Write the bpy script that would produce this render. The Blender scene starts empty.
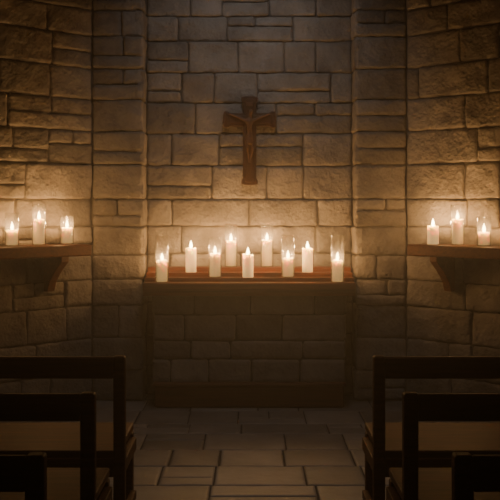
import bpy, math, random
from mathutils import Vector, Matrix, noise
F=989.0; CH=1.55; CX=249.3
scene=bpy.context.scene
col=scene.collection

# ---------------- helpers ----------------
def new_mesh(name, verts, faces, mat=None, smooth=False, parent=None):
    me=bpy.data.meshes.new(name); me.from_pydata([tuple(v) for v in verts],[],faces); me.update()
    ob=bpy.data.objects.new(name,me); col.objects.link(ob)
    if mat: me.materials.append(mat)
    if smooth:
        me.polygons.foreach_set('use_smooth',[True]*len(me.polygons))
    if parent: ob.parent=parent
    return ob
def empty(name, loc=(0,0,0)):
    e=bpy.data.objects.new(name,None); e.location=loc; e.empty_display_size=0.1; col.objects.link(e); return e
def box(name, x0,x1,y0,y1,z0,z1, mat, bevel=0.006, parent=None, seg=3):
    v=[(x0,y0,z0),(x1,y0,z0),(x1,y1,z0),(x0,y1,z0),(x0,y0,z1),(x1,y0,z1),(x1,y1,z1),(x0,y1,z1)]
    f=[(0,3,2,1),(4,5,6,7),(0,1,5,4),(1,2,6,5),(2,3,7,6),(3,0,4,7)]
    ob=new_mesh(name,v,f,mat,parent=parent)
    if bevel:
        m=ob.modifiers.new('b','BEVEL'); m.width=bevel; m.segments=seg; m.limit_method='ANGLE'
    return ob
def prism(name, pts, axis_fn, d0, d1, mat, bevel=0.004, parent=None):
    n=len(pts)
    v=[axis_fn(p,d0) for p in pts]+[axis_fn(p,d1) for p in pts]
    f=[tuple(range(n))[::-1],tuple(range(n,2*n))]+[(i,(i+1)%n,n+(i+1)%n,n+i) for i in range(n)]
    ob=new_mesh(name,v,f,mat,parent=parent)
    import bmesh
    bm=bmesh.new(); bm.from_mesh(ob.data); bmesh.ops.recalc_face_normals(bm,faces=bm.faces); bm.to_mesh(ob.data); bm.free()
    if bevel:
        m=ob.modifiers.new('b','BEVEL'); m.width=bevel; m.segments=2; m.limit_method='ANGLE'
    return ob
def lathe(name, prof, mat, seg=32, parent=None, wob=0.0, seed=0):
    v=[];f=[]
    for i,(r,z) in enumerate(prof):
        for k in range(seg):
            a=2*math.pi*k/seg
            rr=r
            zz=z+(wob*noise.noise(Vector((math.cos(a)*1.3+seed,math.sin(a)*1.3,seed))) if wob and i>len(prof)*0.3 and r>0.01 else 0)
            v.append((rr*math.cos(a),rr*math.sin(a),zz))
    for i in range(len(prof)-1):
        for k in range(seg):
            k2=(k+1)%seg
            f.append((i*seg+k,i*seg+k2,(i+1)*seg+k2,(i+1)*seg+k))
    return new_mesh(name,v,f,mat,True,parent)

# ---------------- materials ----------------
def base_mat(name):
    m=bpy.data.materials.new(name); m.use_nodes=True
    nt=m.node_tree; b=nt.nodes['Principled BSDF']
    return m,nt,b
def stone_mat(name, c1, c2, rough=0.85, bump=0.5, dist=0.01, scale=1.0, spec=0.3):
    m,nt,b=base_mat(name); N=nt.nodes; L=nt.links
    tc=N.new('ShaderNodeTexCoord')
    at=N.new('ShaderNodeAttribute'); at.attribute_name='tone'
    n1=N.new('ShaderNodeTexNoise'); n1.inputs['Scale'].default_value=5*scale; n1.inputs['Detail'].default_value=8; n1.inputs['Roughness'].default_value=0.65
    L.new(tc.outputs['Object'],n1.inputs['Vector'])
    r=N.new('ShaderNodeValToRGB'); r.color_ramp.elements[0].position=0.3; r.color_ramp.elements[1].position=0.7
    r.color_ramp.elements[0].color=(*c1,1); r.color_ramp.elements[1].color=(*c2,1)
    L.new(n1.outputs['Fac'],r.inputs['Fac'])
    mx=N.new('ShaderNodeMix'); mx.data_type='RGBA'; mx.blend_type='MULTIPLY'; mx.inputs['Factor'].default_value=1
    L.new(r.outputs['Color'],mx.inputs['A']); L.new(at.outputs['Color'],mx.inputs['B'])
    L.new(mx.outputs['Result'],b.inputs['Base Color'])
    b.inputs['Roughness'].default_value=rough
    b.inputs['Specular IOR Level'].default_value=spec
    n2=N.new('ShaderNodeTexNoise'); n2.inputs['Scale'].default_value=22*scale; n2.inputs['Detail'].default_value=9; n2.inputs['Roughness'].default_value=0.6
    L.new(tc.outputs['Object'],n2.inputs['Vector'])
    n3=N.new('ShaderNodeTexVoronoi'); n3.inputs['Scale'].default_value=38*scale
    L.new(tc.outputs['Object'],n3.inputs['Vector'])
    ad=N.new('ShaderNodeMath'); ad.operation='MULTIPLY_ADD'; ad.inputs[1].default_value=0.25
    L.new(n3.outputs['Distance'],ad.inputs[0]); L.new(n2.outputs['Fac'],ad.inputs[2])
    bp=N.new('ShaderNodeBump'); bp.inputs['Strength'].default_value=bump; bp.inputs['Distance'].default_value=dist
    L.new(ad.outputs[0],bp.inputs['Height']); L.new(bp.outputs['Normal'],b.inputs['Normal'])
    return m
def wood_mat(name, c1, c2, rough=0.45, grain=(1.5,28,28), spec=0.3):
    m,nt,b=base_mat(name); N=nt.nodes; L=nt.links
    tc=N.new('ShaderNodeTexCoord'); mp=N.new('ShaderNodeMapping'); mp.inputs['Scale'].default_value=grain
    L.new(tc.outputs['Object'],mp.inputs['Vector'])
    n=N.new('ShaderNodeTexNoise'); n.inputs['Scale'].default_value=1.6; n.inputs['Detail'].default_value=8; n.inputs['Roughness'].default_value=0.6; n.inputs['Distortion'].default_value=0.6
    L.new(mp.outputs[0],n.inputs['Vector'])
    r=N.new('ShaderNodeValToRGB'); r.color_ramp.elements[0].position=0.32; r.color_ramp.elements[1].position=0.7
    r.color_ramp.elements[0].color=(*c1,1); r.color_ramp.elements[1].color=(*c2,1)
    L.new(n.outputs['Fac'],r.inputs['Fac']); L.new(r.outputs['Color'],b.inputs['Base Color'])
    b.inputs['Roughness'].default_value=rough; b.inputs['Specular IOR Level'].default_value=spec
    bp=N.new('ShaderNodeBump'); bp.inputs['Strength'].default_value=0.25; bp.inputs['Distance'].default_value=0.002
    L.new(n.outputs['Fac'],bp.inputs['Height']); L.new(bp.outputs['Normal'],b.inputs['Normal'])
    return m
M_wall=stone_mat('wall_stone',(0.20,0.168,0.138),(0.36,0.312,0.262),0.88,0.95,0.017)
M_mortar=stone_mat('mortar',(0.12,0.098,0.078),(0.175,0.147,0.12),0.95,0.5,0.006)
M_floor=stone_mat('floor_slate',(0.17,0.15,0.132),(0.29,0.26,0.232),0.5,0.4,0.006,0.8,0.4)
M_fmortar=stone_mat('floor_joint',(0.04,0.035,0.03),(0.065,0.055,0.047),0.9,0.4,0.004)
M_altar=stone_mat('altar_stone',(0.13,0.112,0.095),(0.23,0.20,0.172),0.85,0.8,0.014)
M_amortar=stone_mat('altar_joint',(0.03,0.025,0.02),(0.05,0.042,0.034),0.95,0.5,0.006)
M_pew=wood_mat('pew_wood',(0.055,0.018,0.009),(0.14,0.048,0.021),0.55,spec=0.12)
M_awood=wood_mat('altar_wood',(0.12,0.036,0.017),(0.25,0.08,0.035),0.5)
M_plinth=wood_mat('plinth_wood',(0.06,0.022,0.012),(0.13,0.047,0.024),0.6)
M_cross=wood_mat('crucifix_wood',(0.058,0.025,0.014),(0.125,0.052,0.027),0.5,(25,25,3))
M_corpus=wood_mat('corpus_wood',(0.10,0.046,0.026),(0.18,0.085,0.045),0.45,(12,12,12))
# wax
M_wax,nt,b=base_mat('candle_wax')
b.inputs['Base Color'].default_value=(0.84,0.68,0.40,1); b.inputs['Roughness'].default_value=0.45
b.inputs['Subsurface Weight'].default_value=1.0; b.inputs['Subsurface Radius'].default_value=(1.0,0.76,0.40); b.inputs['Subsurface Scale'].default_value=0.05
b.inputs['Emission Color'].default_value=(1.0,0.64,0.25,1); b.inputs['Emission Strength'].default_value=0.6  # even emission stands in for flame light glowing through the wax
M_wick,nt,b=base_mat('wick'); b.inputs['Base Color'].default_value=(0.02,0.015,0.01,1)
M_flame=bpy.data.materials.new('flame'); M_flame.use_nodes=True; nt=M_flame.node_tree; nt.nodes.clear()
o=nt.nodes.new('ShaderNodeOutputMaterial'); e=nt.nodes.new('ShaderNodeEmission'); t=nt.nodes.new('ShaderNodeBsdfTransparent'); a=nt.nodes.new('ShaderNodeAddShader')
e.inputs['Color'].default_value=(1.0,0.75,0.32,1); e.inputs['Strength'].default_value=18
nt.links.new(e.outputs[0],a.inputs[0]); nt.links.new(t.outputs[0],a.inputs[1]); nt.links.new(a.outputs[0],o.inputs[0])
M_glass=bpy.data.materials.new('thin_glass'); M_glass.use_nodes=True; nt=M_glass.node_tree; nt.nodes.clear()
N=nt.nodes; L=nt.links
o=N.new('ShaderNodeOutputMaterial'); tr=N.new('ShaderNodeBsdfTransparent'); gl=N.new('ShaderNodeBsdfGlossy'); gl.inputs['Roughness'].default_value=0.12
tl=N.new('ShaderNodeBsdfTranslucent'); tl.inputs['Color'].default_value=(0.9,0.85,0.78,1)
lw=N.new('ShaderNodeLayerWeight'); lw.inputs['Blend'].default_value=0.35
m1=N.new('ShaderNodeMixShader'); m2=N.new('ShaderNodeMixShader'); m1.inputs[0].default_value=0.035
tr.inputs['Color'].default_value=(0.93,0.92,0.90,1)
L.new(tr.outputs[0],m1.inputs[1]); L.new(tl.outputs[0],m1.inputs[2])
mu=N.new('ShaderNodeMath'); mu.operation='MULTIPLY'; mu.inputs[1].default_value=0.6
L.new(lw.outputs['Facing'],mu.inputs[0]); L.new(mu.outputs[0],m2.inputs[0]); L.new(m1.outputs[0],m2.inputs[1]); L.new(gl.outputs[0],m2.inputs[2]); L.new(m2.outputs[0],o.inputs[0])

# ---------------- ashlar generator ----------------
def axis_pts(w,step):
    e=[0,0.005,0.012,0.022]
    if w<0.07: return [0,0.006,w*0.3,w*0.7,w-0.006,w]
    n=max(1,int((w-0.044)/step)); 
    return e+[0.022+(w-0.044)*i/n for i in range(1,n)]+[w-0.022,w-0.012,w-0.005,w]
class Acc:
    def __init__(s): s.v=[];s.f=[];s.t=[];s.m=[]
    def block(s,o,ud,vd,n,u0,u1,v0,v1,step,amp,prot,rnd,tone,rng,depth=0.045,gap=0.004):
        u0+=gap*rng.uniform(.5,1.7);u1-=gap*rng.uniform(.5,1.7);v0+=gap*rng.uniform(.5,1.5);v1-=gap*rng.uniform(.5,1.5)
        w=u1-u0;h=v1-v0
        if w<0.02 or h<0.02: return
        us=axis_pts(w,step);vs=axis_pts(h,step)
        base=rng.uniform(-0.1,1)*prot
        tu=rng.uniform(-1,1)*0.010*(1 if amp>0.003 else 0.1); tv=rng.uniform(-1,1)*0.008*(1 if amp>0.003 else 0.1)
        skew=[rng.uniform(-1,1)*(0.006 if amp>0.003 else 0.001) for _ in range(4)]
        off=rng.uniform(0,100); st=len(s.v); nu=len(us);nv=len(vs)
        for j,vv in enumerate(vs):
            for i,uu in enumerate(us):
                U=u0+uu;V=v0+vv
                e=min(uu,w-uu,vv,h-vv)
                p=o+ud*U+vd*V
                q=p*1.0+Vector((off,0,0))
                fr=noise.fractal(q*7,0.9,2.0,4)
                d=amp*max(-1.1,fr) + amp*0.35*noise.noise(q*45)
                R=0.022
                k=max(0,1-e/R)
                d+=base+tu*(uu/w-.5)+tv*(vv/h-.5)-rnd*k**2.4
                ju=jv=0
                if e<R:
                    ju=amp*0.7*noise.noise(p*14+Vector((9,off,0)))*k; jv=amp*0.7*noise.noise(p*14+Vector((0,off,7)))*k
                fu=uu/w; fv=vv/h
                ju+=skew[0]*(fv-.5)*(1-fu)+skew[1]*(fv-.5)*fu
                jv+=skew[2]*(fu-.5)*(1-fv)+skew[3]*(fu-.5)*fv
                cu=min(uu,w-uu);cv=min(vv,h-vv)
                if cu<0.012 and cv<0.012 and amp>0.003:
                    ju+=(1 if uu<w/2 else -1)*0.006*(1-cu/0.012); jv+=(1 if vv<h/2 else -1)*0.006*(1-cv/0.012)
                s.v.append(p+ud*ju+vd*jv+n*d); s.t.append(tone)
        for j in range(nv-1):
            for i in range(nu-1):
                a=st+j*nu+i
                s.f.append((a,a+1,a+nu+1,a+nu)); s.m.append(0)
        ring=[st+i for i in range(nu)]+[st+j*nu+nu-1 for j in range(1,nv)]+[st+(nv-1)*nu+i for i in range(nu-2,-1,-1)]+[st+j*nu for j in range(nv-2,0,-1)]
        b0=len(s.v)
        for r in ring:
            s.v.append(s.v[r]-n*depth); s.t.append(tone)
        R=len(ring)
        for i in range(R):
            s.f.append((ring[i],b0+i,b0+(i+1)%R,ring[(i+1)%R])); s.m.append(0)
    def quad(s,a,b,c,d):
        st=len(s.v); s.v+= [a,b,c,d]; s.t+=[1,1,1,1]; s.f.append((st,st+1,st+2,st+3)); s.m.append(1)
    def build(s,name,mats,parent=None):
        me=bpy.data.meshes.new(name); me.from_pydata([tuple(v) for v in s.v],[],s.f); me.update()
        for m in mats: me.materials.append(m)
        me.polygons.foreach_set('material_index',s.m)
        me.polygons.foreach_set('use_smooth',[True]*len(s.f))
        a=me.color_attributes.new('tone','FLOAT_COLOR','POINT')
        buf=[]
        for t in s.t: buf+=[t,t,t,1]
        a.data.foreach_set('color',buf)
        ob=bpy.data.objects.new(name,me); col.objects.link(ob)
        if parent: ob.parent=parent
        return ob
def make_rows(H,rng,a=0.19,b=0.29):
    r=[0]
    while r[-1]<H-0.3: r.append(r[-1]+rng.uniform(a,b))
    r.append(H); return r
def face_wall(acc,o,ud,vd,n,U,rows,rng,step=0.022,amp=0.0095,prot=0.010,rnd=0.013,wr=(0.22,0.72),split=0.3,tr=(0.74,1.16),gap=0.0035):
    for k in range(len(rows)-1):
        v0,v1=rows[k],rows[k+1]
        u=0.0; first=True
        while u<U-1e-4:
            w=rng.uniform(*wr)
            if first: w*=rng.uniform(.45,1); first=False
            if U-(u+w)<wr[0]*0.75: 
                w=U-u
                if w>wr[1]*1.2: w=w*rng.uniform(.4,.6)
            u1=min(U,u+w)
            def T(): return rng.uniform(*tr)
            if rng.random()<split and (v1-v0)>0.2 and (u1-u)>0.25:
                vm=v0+(v1-v0)*rng.choice([.4,.5,.6])
                acc.block(o,ud,vd,n,u,u1,v0,vm,step,amp,prot,rnd,T(),rng,gap=gap)
                if rng.random()<.5 and u1-u>0.4:
                    um=u+(u1-u)*rng.uniform(.35,.65)
                    acc.block(o,ud,vd,n,u,um,vm,v1,step,amp,prot,rnd,T(),rng,gap=gap); acc.block(o,ud,vd,n,um,u1,vm,v1,step,amp,prot,rnd,T(),rng,gap=gap)
                else: acc.block(o,ud,vd,n,u,u1,vm,v1,step,amp,prot,rnd,T(),rng,gap=gap)
            else: acc.block(o,ud,vd,n,u,u1,v0,v1,step,amp,prot,rnd,T(),rng,gap=gap)
            u=u1

# ---------------- room shell ----------------
H=4.0; XW=2.5; YF=-1.2; NH=0.838
poly=[(-XW,YF),(-XW,6.538),(-1.238,7.8),(-NH,7.8),(-NH,8.05),(NH,8.05),(NH,7.8),(1.238,7.8),(XW,6.538),(XW,YF)]
P=[Vector((x,y,0)) for x,y in poly]
def offset(P,d):
    out=[]
    for i,p in enumerate(P):
        ns=[]
        for a,b in ((i-1,i),(i,i+1)):
            if a>=0 and b<len(P):
                t=(P[b]-P[a]).normalized(); ns.append(Vector((t.y,-t.x,0)))
        if len(ns)==1: out.append(p-ns[0]*d)
        else:
            m=(ns[0]+ns[1]); m=m/m.length; out.append(p-m*(d/m.dot(ns[0])))
    return out
Pi=offset(P,0.0155); Po=offset(P,0.20)
rrng=random.Random(12)
rows=make_rows(H,rrng)
Z=Vector((0,0,1))
def wall(name,segs,seed,fine):
    acc=Acc(); rng=random.Random(seed)
    for s in segs:
        a,b=P[s],P[s+1]; t=(b-a); U=t.length; t=t.normalized(); n=Vector((t.y,-t.x,0))
        f=fine[segs.index(s)]
        face_wall(acc,a,t,Z,n,U,rows,rng,step=0.018 if f else 0.09)
        ai,bi,ao,bo=Pi[s],Pi[s+1],Po[s],Po[s+1]; T=Z*H
        acc.quad(ai,bi,bi+T,ai+T); acc.quad(ao,ao+T,bo+T,bo); acc.quad(ai+T,bi+T,bo+T,ao+T); acc.quad(ai,ao,bo,bi)
    return acc.build(name,[M_wall,M_mortar])
wall('wall_left',[0],3,[False])
wall('wall_back_left',[1,2,3],23,[True]*3)
wall('wall_back',[4],8,[True])
wall('wall_back_right',[5,6,7],15,[True]*3)
wall('wall_right',[8],5,[False])
acc=Acc(); a=Vector((XW,YF,0)); t=Vector((-1,0,0)); n=Vector((0,1,0))
face_wall(acc,a,t,Z,n,2*XW,rows,random.Random(9),step=0.09)
for yy in (YF-0.0165,YF-0.25):
    acc.quad(Vector((XW+.2,yy,0)),Vector((-XW-.2,yy,0)),Vector((-XW-.2,yy,H)),Vector((XW+.2,yy,H)))
acc.build('wall_front',[M_wall,M_mortar])
# floor
acc=Acc(); rng=random.Random(27)
frows=[0]
while frows[-1]<9.4-0.4: frows.append(frows[-1]+rng.uniform(0.30,0.44))
frows.append(9.5)
o=Vector((-2.6,YF-0.1,0)); 
face_wall(acc,o,Vector((1,0,0)),Vector((0,1,0)),Vector((0,0,1)),5.2,frows,rng,step=0.06,amp=0.0018,prot=0.002,rnd=0.006,wr=(0.3,0.62),split=0.12,tr=(0.72,1.14),gap=0.004)
for v in acc.v: v.z-=0.004
acc.quad(Vector((-2.75,YF-.25,-0.012)),Vector((2.75,YF-.25,-0.012)),Vector((2.75,8.3,-0.012)),Vector((-2.75,8.3,-0.012)))
acc.build('floor',[M_floor,M_fmortar])
ce=box('ceiling',-2.75,2.75,YF-.25,8.3,H,H+0.1,M_pew,0)
# ---------------- altar ----------------
altar=empty('altar',(0,7.75,0))
def rel(ob,par):
    ob.parent=par; ob.matrix_parent_inverse=Matrix.Translation(par.location).inverted()
acc=Acc(); rng=random.Random(31); ar=[0.17,0.36,0.50,0.70,0.86]
hx=0.74; y0=7.585; y1=7.985
face_wall(acc,Vector((-hx,y0,0)),Vector((1,0,0)),Z,Vector((0,-1,0)),2*hx,ar,rng,step=0.02,amp=0.006,prot=0.008,rnd=.012,wr=(0.26,0.6),split=0.1,gap=.004,tr=(.65,1.2))
face_wall(acc,Vector((-hx,y1,0)),Vector((0,-1,0)),Z,Vector((-1,0,0)),y1-y0,ar,rng,step=0.03,amp=0.004,prot=0.004,rnd=.01,wr=(0.25,0.5),split=0)
face_wall(acc,Vector((hx,y0,0)),Vector((0,1,0)),Z,Vector((1,0,0)),y1-y0,ar,rng,step=0.03,amp=0.004,prot=0.004,rnd=.01,wr=(0.25,0.5),split=0)
i=0.012
c=[Vector((-hx+i,y0+i,0)),Vector((hx-i,y0+i,0)),Vector((hx-i,y1,0)),Vector((-hx+i,y1,0))]
for k in range(4):
    A,B=c[k],c[(k+1)%4]; acc.quad(A,B,B+Z*.86,A+Z*.86)
rel(acc.build('stone_body',[M_altar,M_amortar]),altar)
def X(px,Y): return (px-CX)*Y/F
rel(box('plinth',-.72,.72,7.52,7.99,0,0.165,M_plinth,0.012),altar)
rel(box('plinth_cap',-.735,.735,7.505,7.995,0.165,0.185,M_plinth,0.006),altar)
prof=[(7.53,0.85),(7.53,0.875),(7.50,0.90),(7.50,0.95),(7.625,0.95),(7.625,0.98),(7.745,0.98),(7.745,1.012),(7.865,1.012),(7.865,1.046),(7.995,1.046),(7.995,0.85)]
mn=prism('mensa',prof,lambda p,d:(d,p[0],p[1]),-.808,.808,M_awood,0.004); rel(mn,altar)
# ---------------- shelves ----------------
SZ=1.247
def shelf(sgn):
    o=Vector((1.238,7.8,0)); d=Vector((.7071,-.7071,0)); n=Vector((-.7071,-.7071,0))
    e=empty('wall_shelf',(sgn*(o+d*.8).x,(o+d*.8).y,SZ))
    def W(t,q,z):
        p=o+d*t+n*q; return (sgn*p.x,p.y,z)
    pts=[(0.02,SZ-.085),(0.02,SZ),(0.30,SZ),(0.31,SZ-.008),(0.31,SZ-.077),(0.30,SZ-.085)]
    s=prism('board',pts,lambda p,t:W(t,p[0],p[1]),.232,1.62,M_awood,0.004); rel(s,e)
    for k,t in enumerate((.40,1.36)):
        bp=[(0.02,SZ-.085),(0.26,SZ-.085),(0.26,SZ-.125),(0.17,SZ-.20),(0.10,SZ-.28),(0.07,SZ-.355),(0.02,SZ-.355)]
        rel(prism('bracket_%d'%(k+1),bp,lambda p,tt:W(tt,p[0],p[1]),t,t+.065,M_awood,0.005),e)
    return W
WL=shelf(-1); WR=shelf(1)
# ---------------- candles ----------------
cnt=0
POW=4.1
def candle(x,y,z,h,r=0.0425,jar=None):
    global cnt; cnt+=1; sd=cnt*3.7
    rng=random.Random(cnt)
    if jar:
        R=r+0.009
        pr=[(0.0001,0.0),(R-.004,0.0),(R,0.004),(R,jar-.002),(R-.0015,jar),(R-.003,jar-.002),(R-.003,0.007),(0.0001,0.006)]
        g=lathe('glass_candle_holder',pr,M_glass,40); g.location=(x,y,z+0.0005); z=z+0.0075
    e=empty('pillar_candle',(x,y,z))
    prof=[(0.0001,0.0),(r-.003,0.0),(r,0.003),(r*1.0,h*.3),(r*1.005,h*.6),(r,h-.008),(r-.0015,h-.002),(r-.005,h),(r-.009,h-.003),(r*.65,h-.010),(r*.35,h-.013),(0.0001,h-.013)]
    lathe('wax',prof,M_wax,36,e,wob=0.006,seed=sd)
    lathe('wick',[(0.0015,h-.014),(0.0013,h-.004),(0.0010,h+.006),(0.0001,h+.007)],M_wick,8,e)
    fh=rng.uniform(.056,.066); fb=h-0.004
    fl=[(0.0001,0),(0.0058,.06),(0.0100,.18),(0.0118,.30),(0.0108,.44),(0.0080,.60),(0.005,.76),(0.002,.91),(0.0001,1)]
    lathe('flame',[(q,fb+k*fh) for q,k in fl],M_flame,14,e)
    l=bpy.data.lights.new('flame_light','POINT'); l.energy=POW*rng.uniform(.9,1.15); l.color=(1.0,0.55,0.215); l.shadow_soft_size=0.012
    lo=bpy.data.objects.new('flame_light',l); lo.location=(0,0,fb+fh*.5); lo.parent=e; col.objects.link(lo)
tier={1:(7.565,.95),2:(7.685,.98),3:(7.805,1.012),4:(7.925,1.046)}
for px,t,h,j in [(162,1,.165,.36),(337.5,1,.165,.36),(215,2,.18,.31),(248,2,.18,None),(288,2,.145,.33),(191,3,.19,None),(307.5,3,.19,None),(231,4,.205,.345),(267,4,.21,.345)]:
    Y,zz=tier[t]; candle(X(px,Y),Y,zz,h,0.0425,j)
def tof(px):
    k=abs(px-CX)/F; return (7.694*k-1.132)/(.7071*(1+k))
for px,h,j in [(12,.11,.24),(39,.185,.30),(67,.12,.21)]:
    p=WL(tof(px),.15,SZ); candle(p[0],p[1],p[2],h,.042,j)
for px,h,j in [(433,.14,None),(457.5,.185,.30),(484,.095,.21)]:
    p=WR(tof(px),.15,SZ); candle(p[0],p[1],p[2],h,.042,j)
# ---------------- crucifix ----------------
cx=X(249.5,8.03); yb=8.028
cr=empty('crucifix',(cx,yb,2.234))
def outline(w,L_l,top,bot,fl,fd):
    def end(length):
        return [(w,w),(length-fd*1.6,w),(length-fd,w+fl),(length-fd*.25,w+fl),(length,w*.55),(length,-w*.55),(length-fd*.25,-w-fl),(length-fd,-w-fl),(length-fd*1.6,-w)]
    pts=[]
    for (Lg,ang) in ((L_l,0),(top,90),(L_l,180),(bot,270)):
        a=math.radians(ang)
        for al,ac in [(q[0],-q[1]) for q in end(Lg)]:
            pts.append((al*math.cos(a)-ac*math.sin(a),al*math.sin(a)+ac*math.cos(a)))
    return pts
def crossprism(name,o,ya,yb2,mat,bev):
    return prism(name,o,lambda p,d:(cx+p[0],d,2.234+p[1]),ya,yb2,mat,bev)
rel(crossprism('beams',outline(.054,.214,.190,.532,.012,.035),yb-.032,yb+.004,M_cross,.005),cr)
rel(crossprism('inner_moulding',outline(.032,.190,.167,.509,.008,.028),yb-.042,yb-.030,M_cross,.004),cr)
vs=[(0,0,-.155),(0,-.004,-.10),(0,-.006,-.045),(0,-.004,-.018),(.006,-.012,.012),(.010,-.018,.034),
    (.032,-.004,-.022),(.085,0,.004),(.150,.002,.030),(.165,.002,.034),
    (-.032,-.004,-.022),(-.085,0,.004),(-.150,.002,.030),(-.165,.002,.034),
    (.020,-.006,-.175),(.026,-.022,-.250),(.008,-.006,-.335),(.006,-.014,-.362),
    (-.020,-.006,-.175),(-.016,-.020,-.255),(-.004,-.006,-.335),(-.003,-.014,-.362)]
ed=[(0,1),(1,2),(2,3),(3,4),(4,5),(3,6),(6,7),(7,8),(8,9),(3,10),(10,11),(11,12),(12,13),(0,14),(14,15),(15,16),(16,17),(0,18),(18,19),(19,20),(20,21)]
rad=[.024,.019,.026,.020,.011,.018,.013,.010,.0075,.008,.013,.010,.0075,.008,.017,.012,.008,.007,.017,.012,.008,.007]
me=bpy.data.meshes.new('corpus'); me.from_pydata([(cx+a,yb-.060+b,2.234+.01+c) for a,b,c in vs],ed,[]); me.update()
ob=bpy.data.objects.new('corpus',me); col.objects.link(ob); me.materials.append(M_corpus)
me_s=ob.modifiers.new('s','SKIN')
for i,r in enumerate(rad):
    me.skin_vertices[0].data[i].radius=(r,r)
me.skin_vertices[0].data[0].use_root=True
sb=ob.modifiers.new('ss','SUBSURF'); sb.levels=2; sb.render_levels=2
rel(ob,cr)
lc=lathe('loincloth',[(.020,.03),(.029,.02),(.033,0),(.036,-.03),(.034,-.05),(.020,-.052)],M_corpus,20); lc.location=(cx,yb-.062,2.234-.155); lc.scale=(1,.75,1); rel(lc,cr)
hd=lathe('head',[(0.0001,-.024),(.009,-.020),(.015,-.008),(.0175,.004),(.016,.015),(.010,.023),(.0001,.026)],M_corpus,20); hd.location=(cx+.010,yb-.078,2.234+.052); hd.rotation_euler=(-.2,.25,0); rel(hd,cr)
rel(box('title_plaque',cx-.03,cx+.03,yb-.05,yb-.04,2.234+.105,2.234+.135,M_corpus,.002),cr)
# ---------------- pews ----------------
def pew(sgn,Yb):
    e=empty('church_pew',(sgn*1.35,Yb+.3,0))
    xi=.545; xo=2.30; top=0.882
    def bx(n,x0,x1,y0,y1,z0,z1,bv=.006,seg=3):
        a,b_=sorted((sgn*x0,sgn*x1)); rel(box(n,a,b_,y0,y1,z0,z1,M_pew,bv,seg=seg),e)
    xs=[(xi+.0,xi+.052),(1.37,1.42),(xo-.052,xo)]
    for k,(a,b_) in enumerate(xs):
        bx('back_post_%d'%(k+1),a,b_,Yb,Yb+.055,0,top,.010)
        bx('front_leg_%d'%(k+1),a+.03 if k==0 else a,b_+.03 if k==0 else b_,Yb+.545,Yb+.60,0,.42,.006)
        bx('side_rail_%d'%(k+1),a+.012,b_-.006,Yb+.05,Yb+.55,.34,.40,.004)
        bx('foot_rail_%d'%(k+1),a+.012,b_-.010,Yb+.05,Yb+.55,.10,.14,.004)
    bx('top_rail',xi+.048,xo-.048,Yb+.008,Yb+.042,top-.100,top-.004,.010)
    bx('seat',xi+.035,xo,Yb+.057,Yb+.635,.418,.455,.008)
    bx('seat_apron',xi+.08,xo-.05,Yb+.575,Yb+.60,.34,.418,.004)
    bx('rear_apron',xi+.05,xo-.05,Yb+.010,Yb+.04,.35,.43,.004)
for Yb in (4.33,3.48,2.62):
    pew(-1,Yb); pew(1,Yb)
# ---------------- lights ----------------
def area(name,loc,tgt,size,en,colr,spread=180):
    l=bpy.data.lights.new(name,'AREA'); l.energy=en; l.color=colr; l.size=size; l.shape='DISK'; l.spread=math.radians(spread)
    ob=bpy.data.objects.new(name,l); ob.location=loc
    ob.rotation_euler=(Vector(tgt)-Vector(loc)).to_track_quat('-Z','Y').to_euler(); col.objects.link(ob)
area('ceiling_lamp',(0,6.7,3.92),(0,8.0,2.4),0.5,3.2,(0.90,0.93,1.0),90)
area('nave_fill',(0,4.6,3.9),(0,6.0,0),1.2,3.2,(0.95,0.92,0.9),70)  # added ambient fill over the pews and floor, no fixture there
w=bpy.data.worlds.new('World'); scene.world=w; w.use_nodes=True; nt=w.node_tree; nt.nodes['Background'].inputs[0].default_value=(0.01,0.01,0.012,1)
vs_=nt.nodes.new('ShaderNodeVolumeScatter'); vs_.inputs['Density'].default_value=0.033; vs_.inputs['Anisotropy'].default_value=0.7
nt.links.new(vs_.outputs[0],nt.nodes['World Output'].inputs['Volume'])
cam=bpy.data.cameras.new('camera'); cam.lens=36*F/500; cam.sensor_width=36; cam.shift_y=-46/500; cam.shift_x=(250-CX)/500
co=bpy.data.objects.new('camera',cam); co.location=(0,0,CH); co.rotation_euler=(math.pi/2,0,0); col.objects.link(co); scene.camera=co
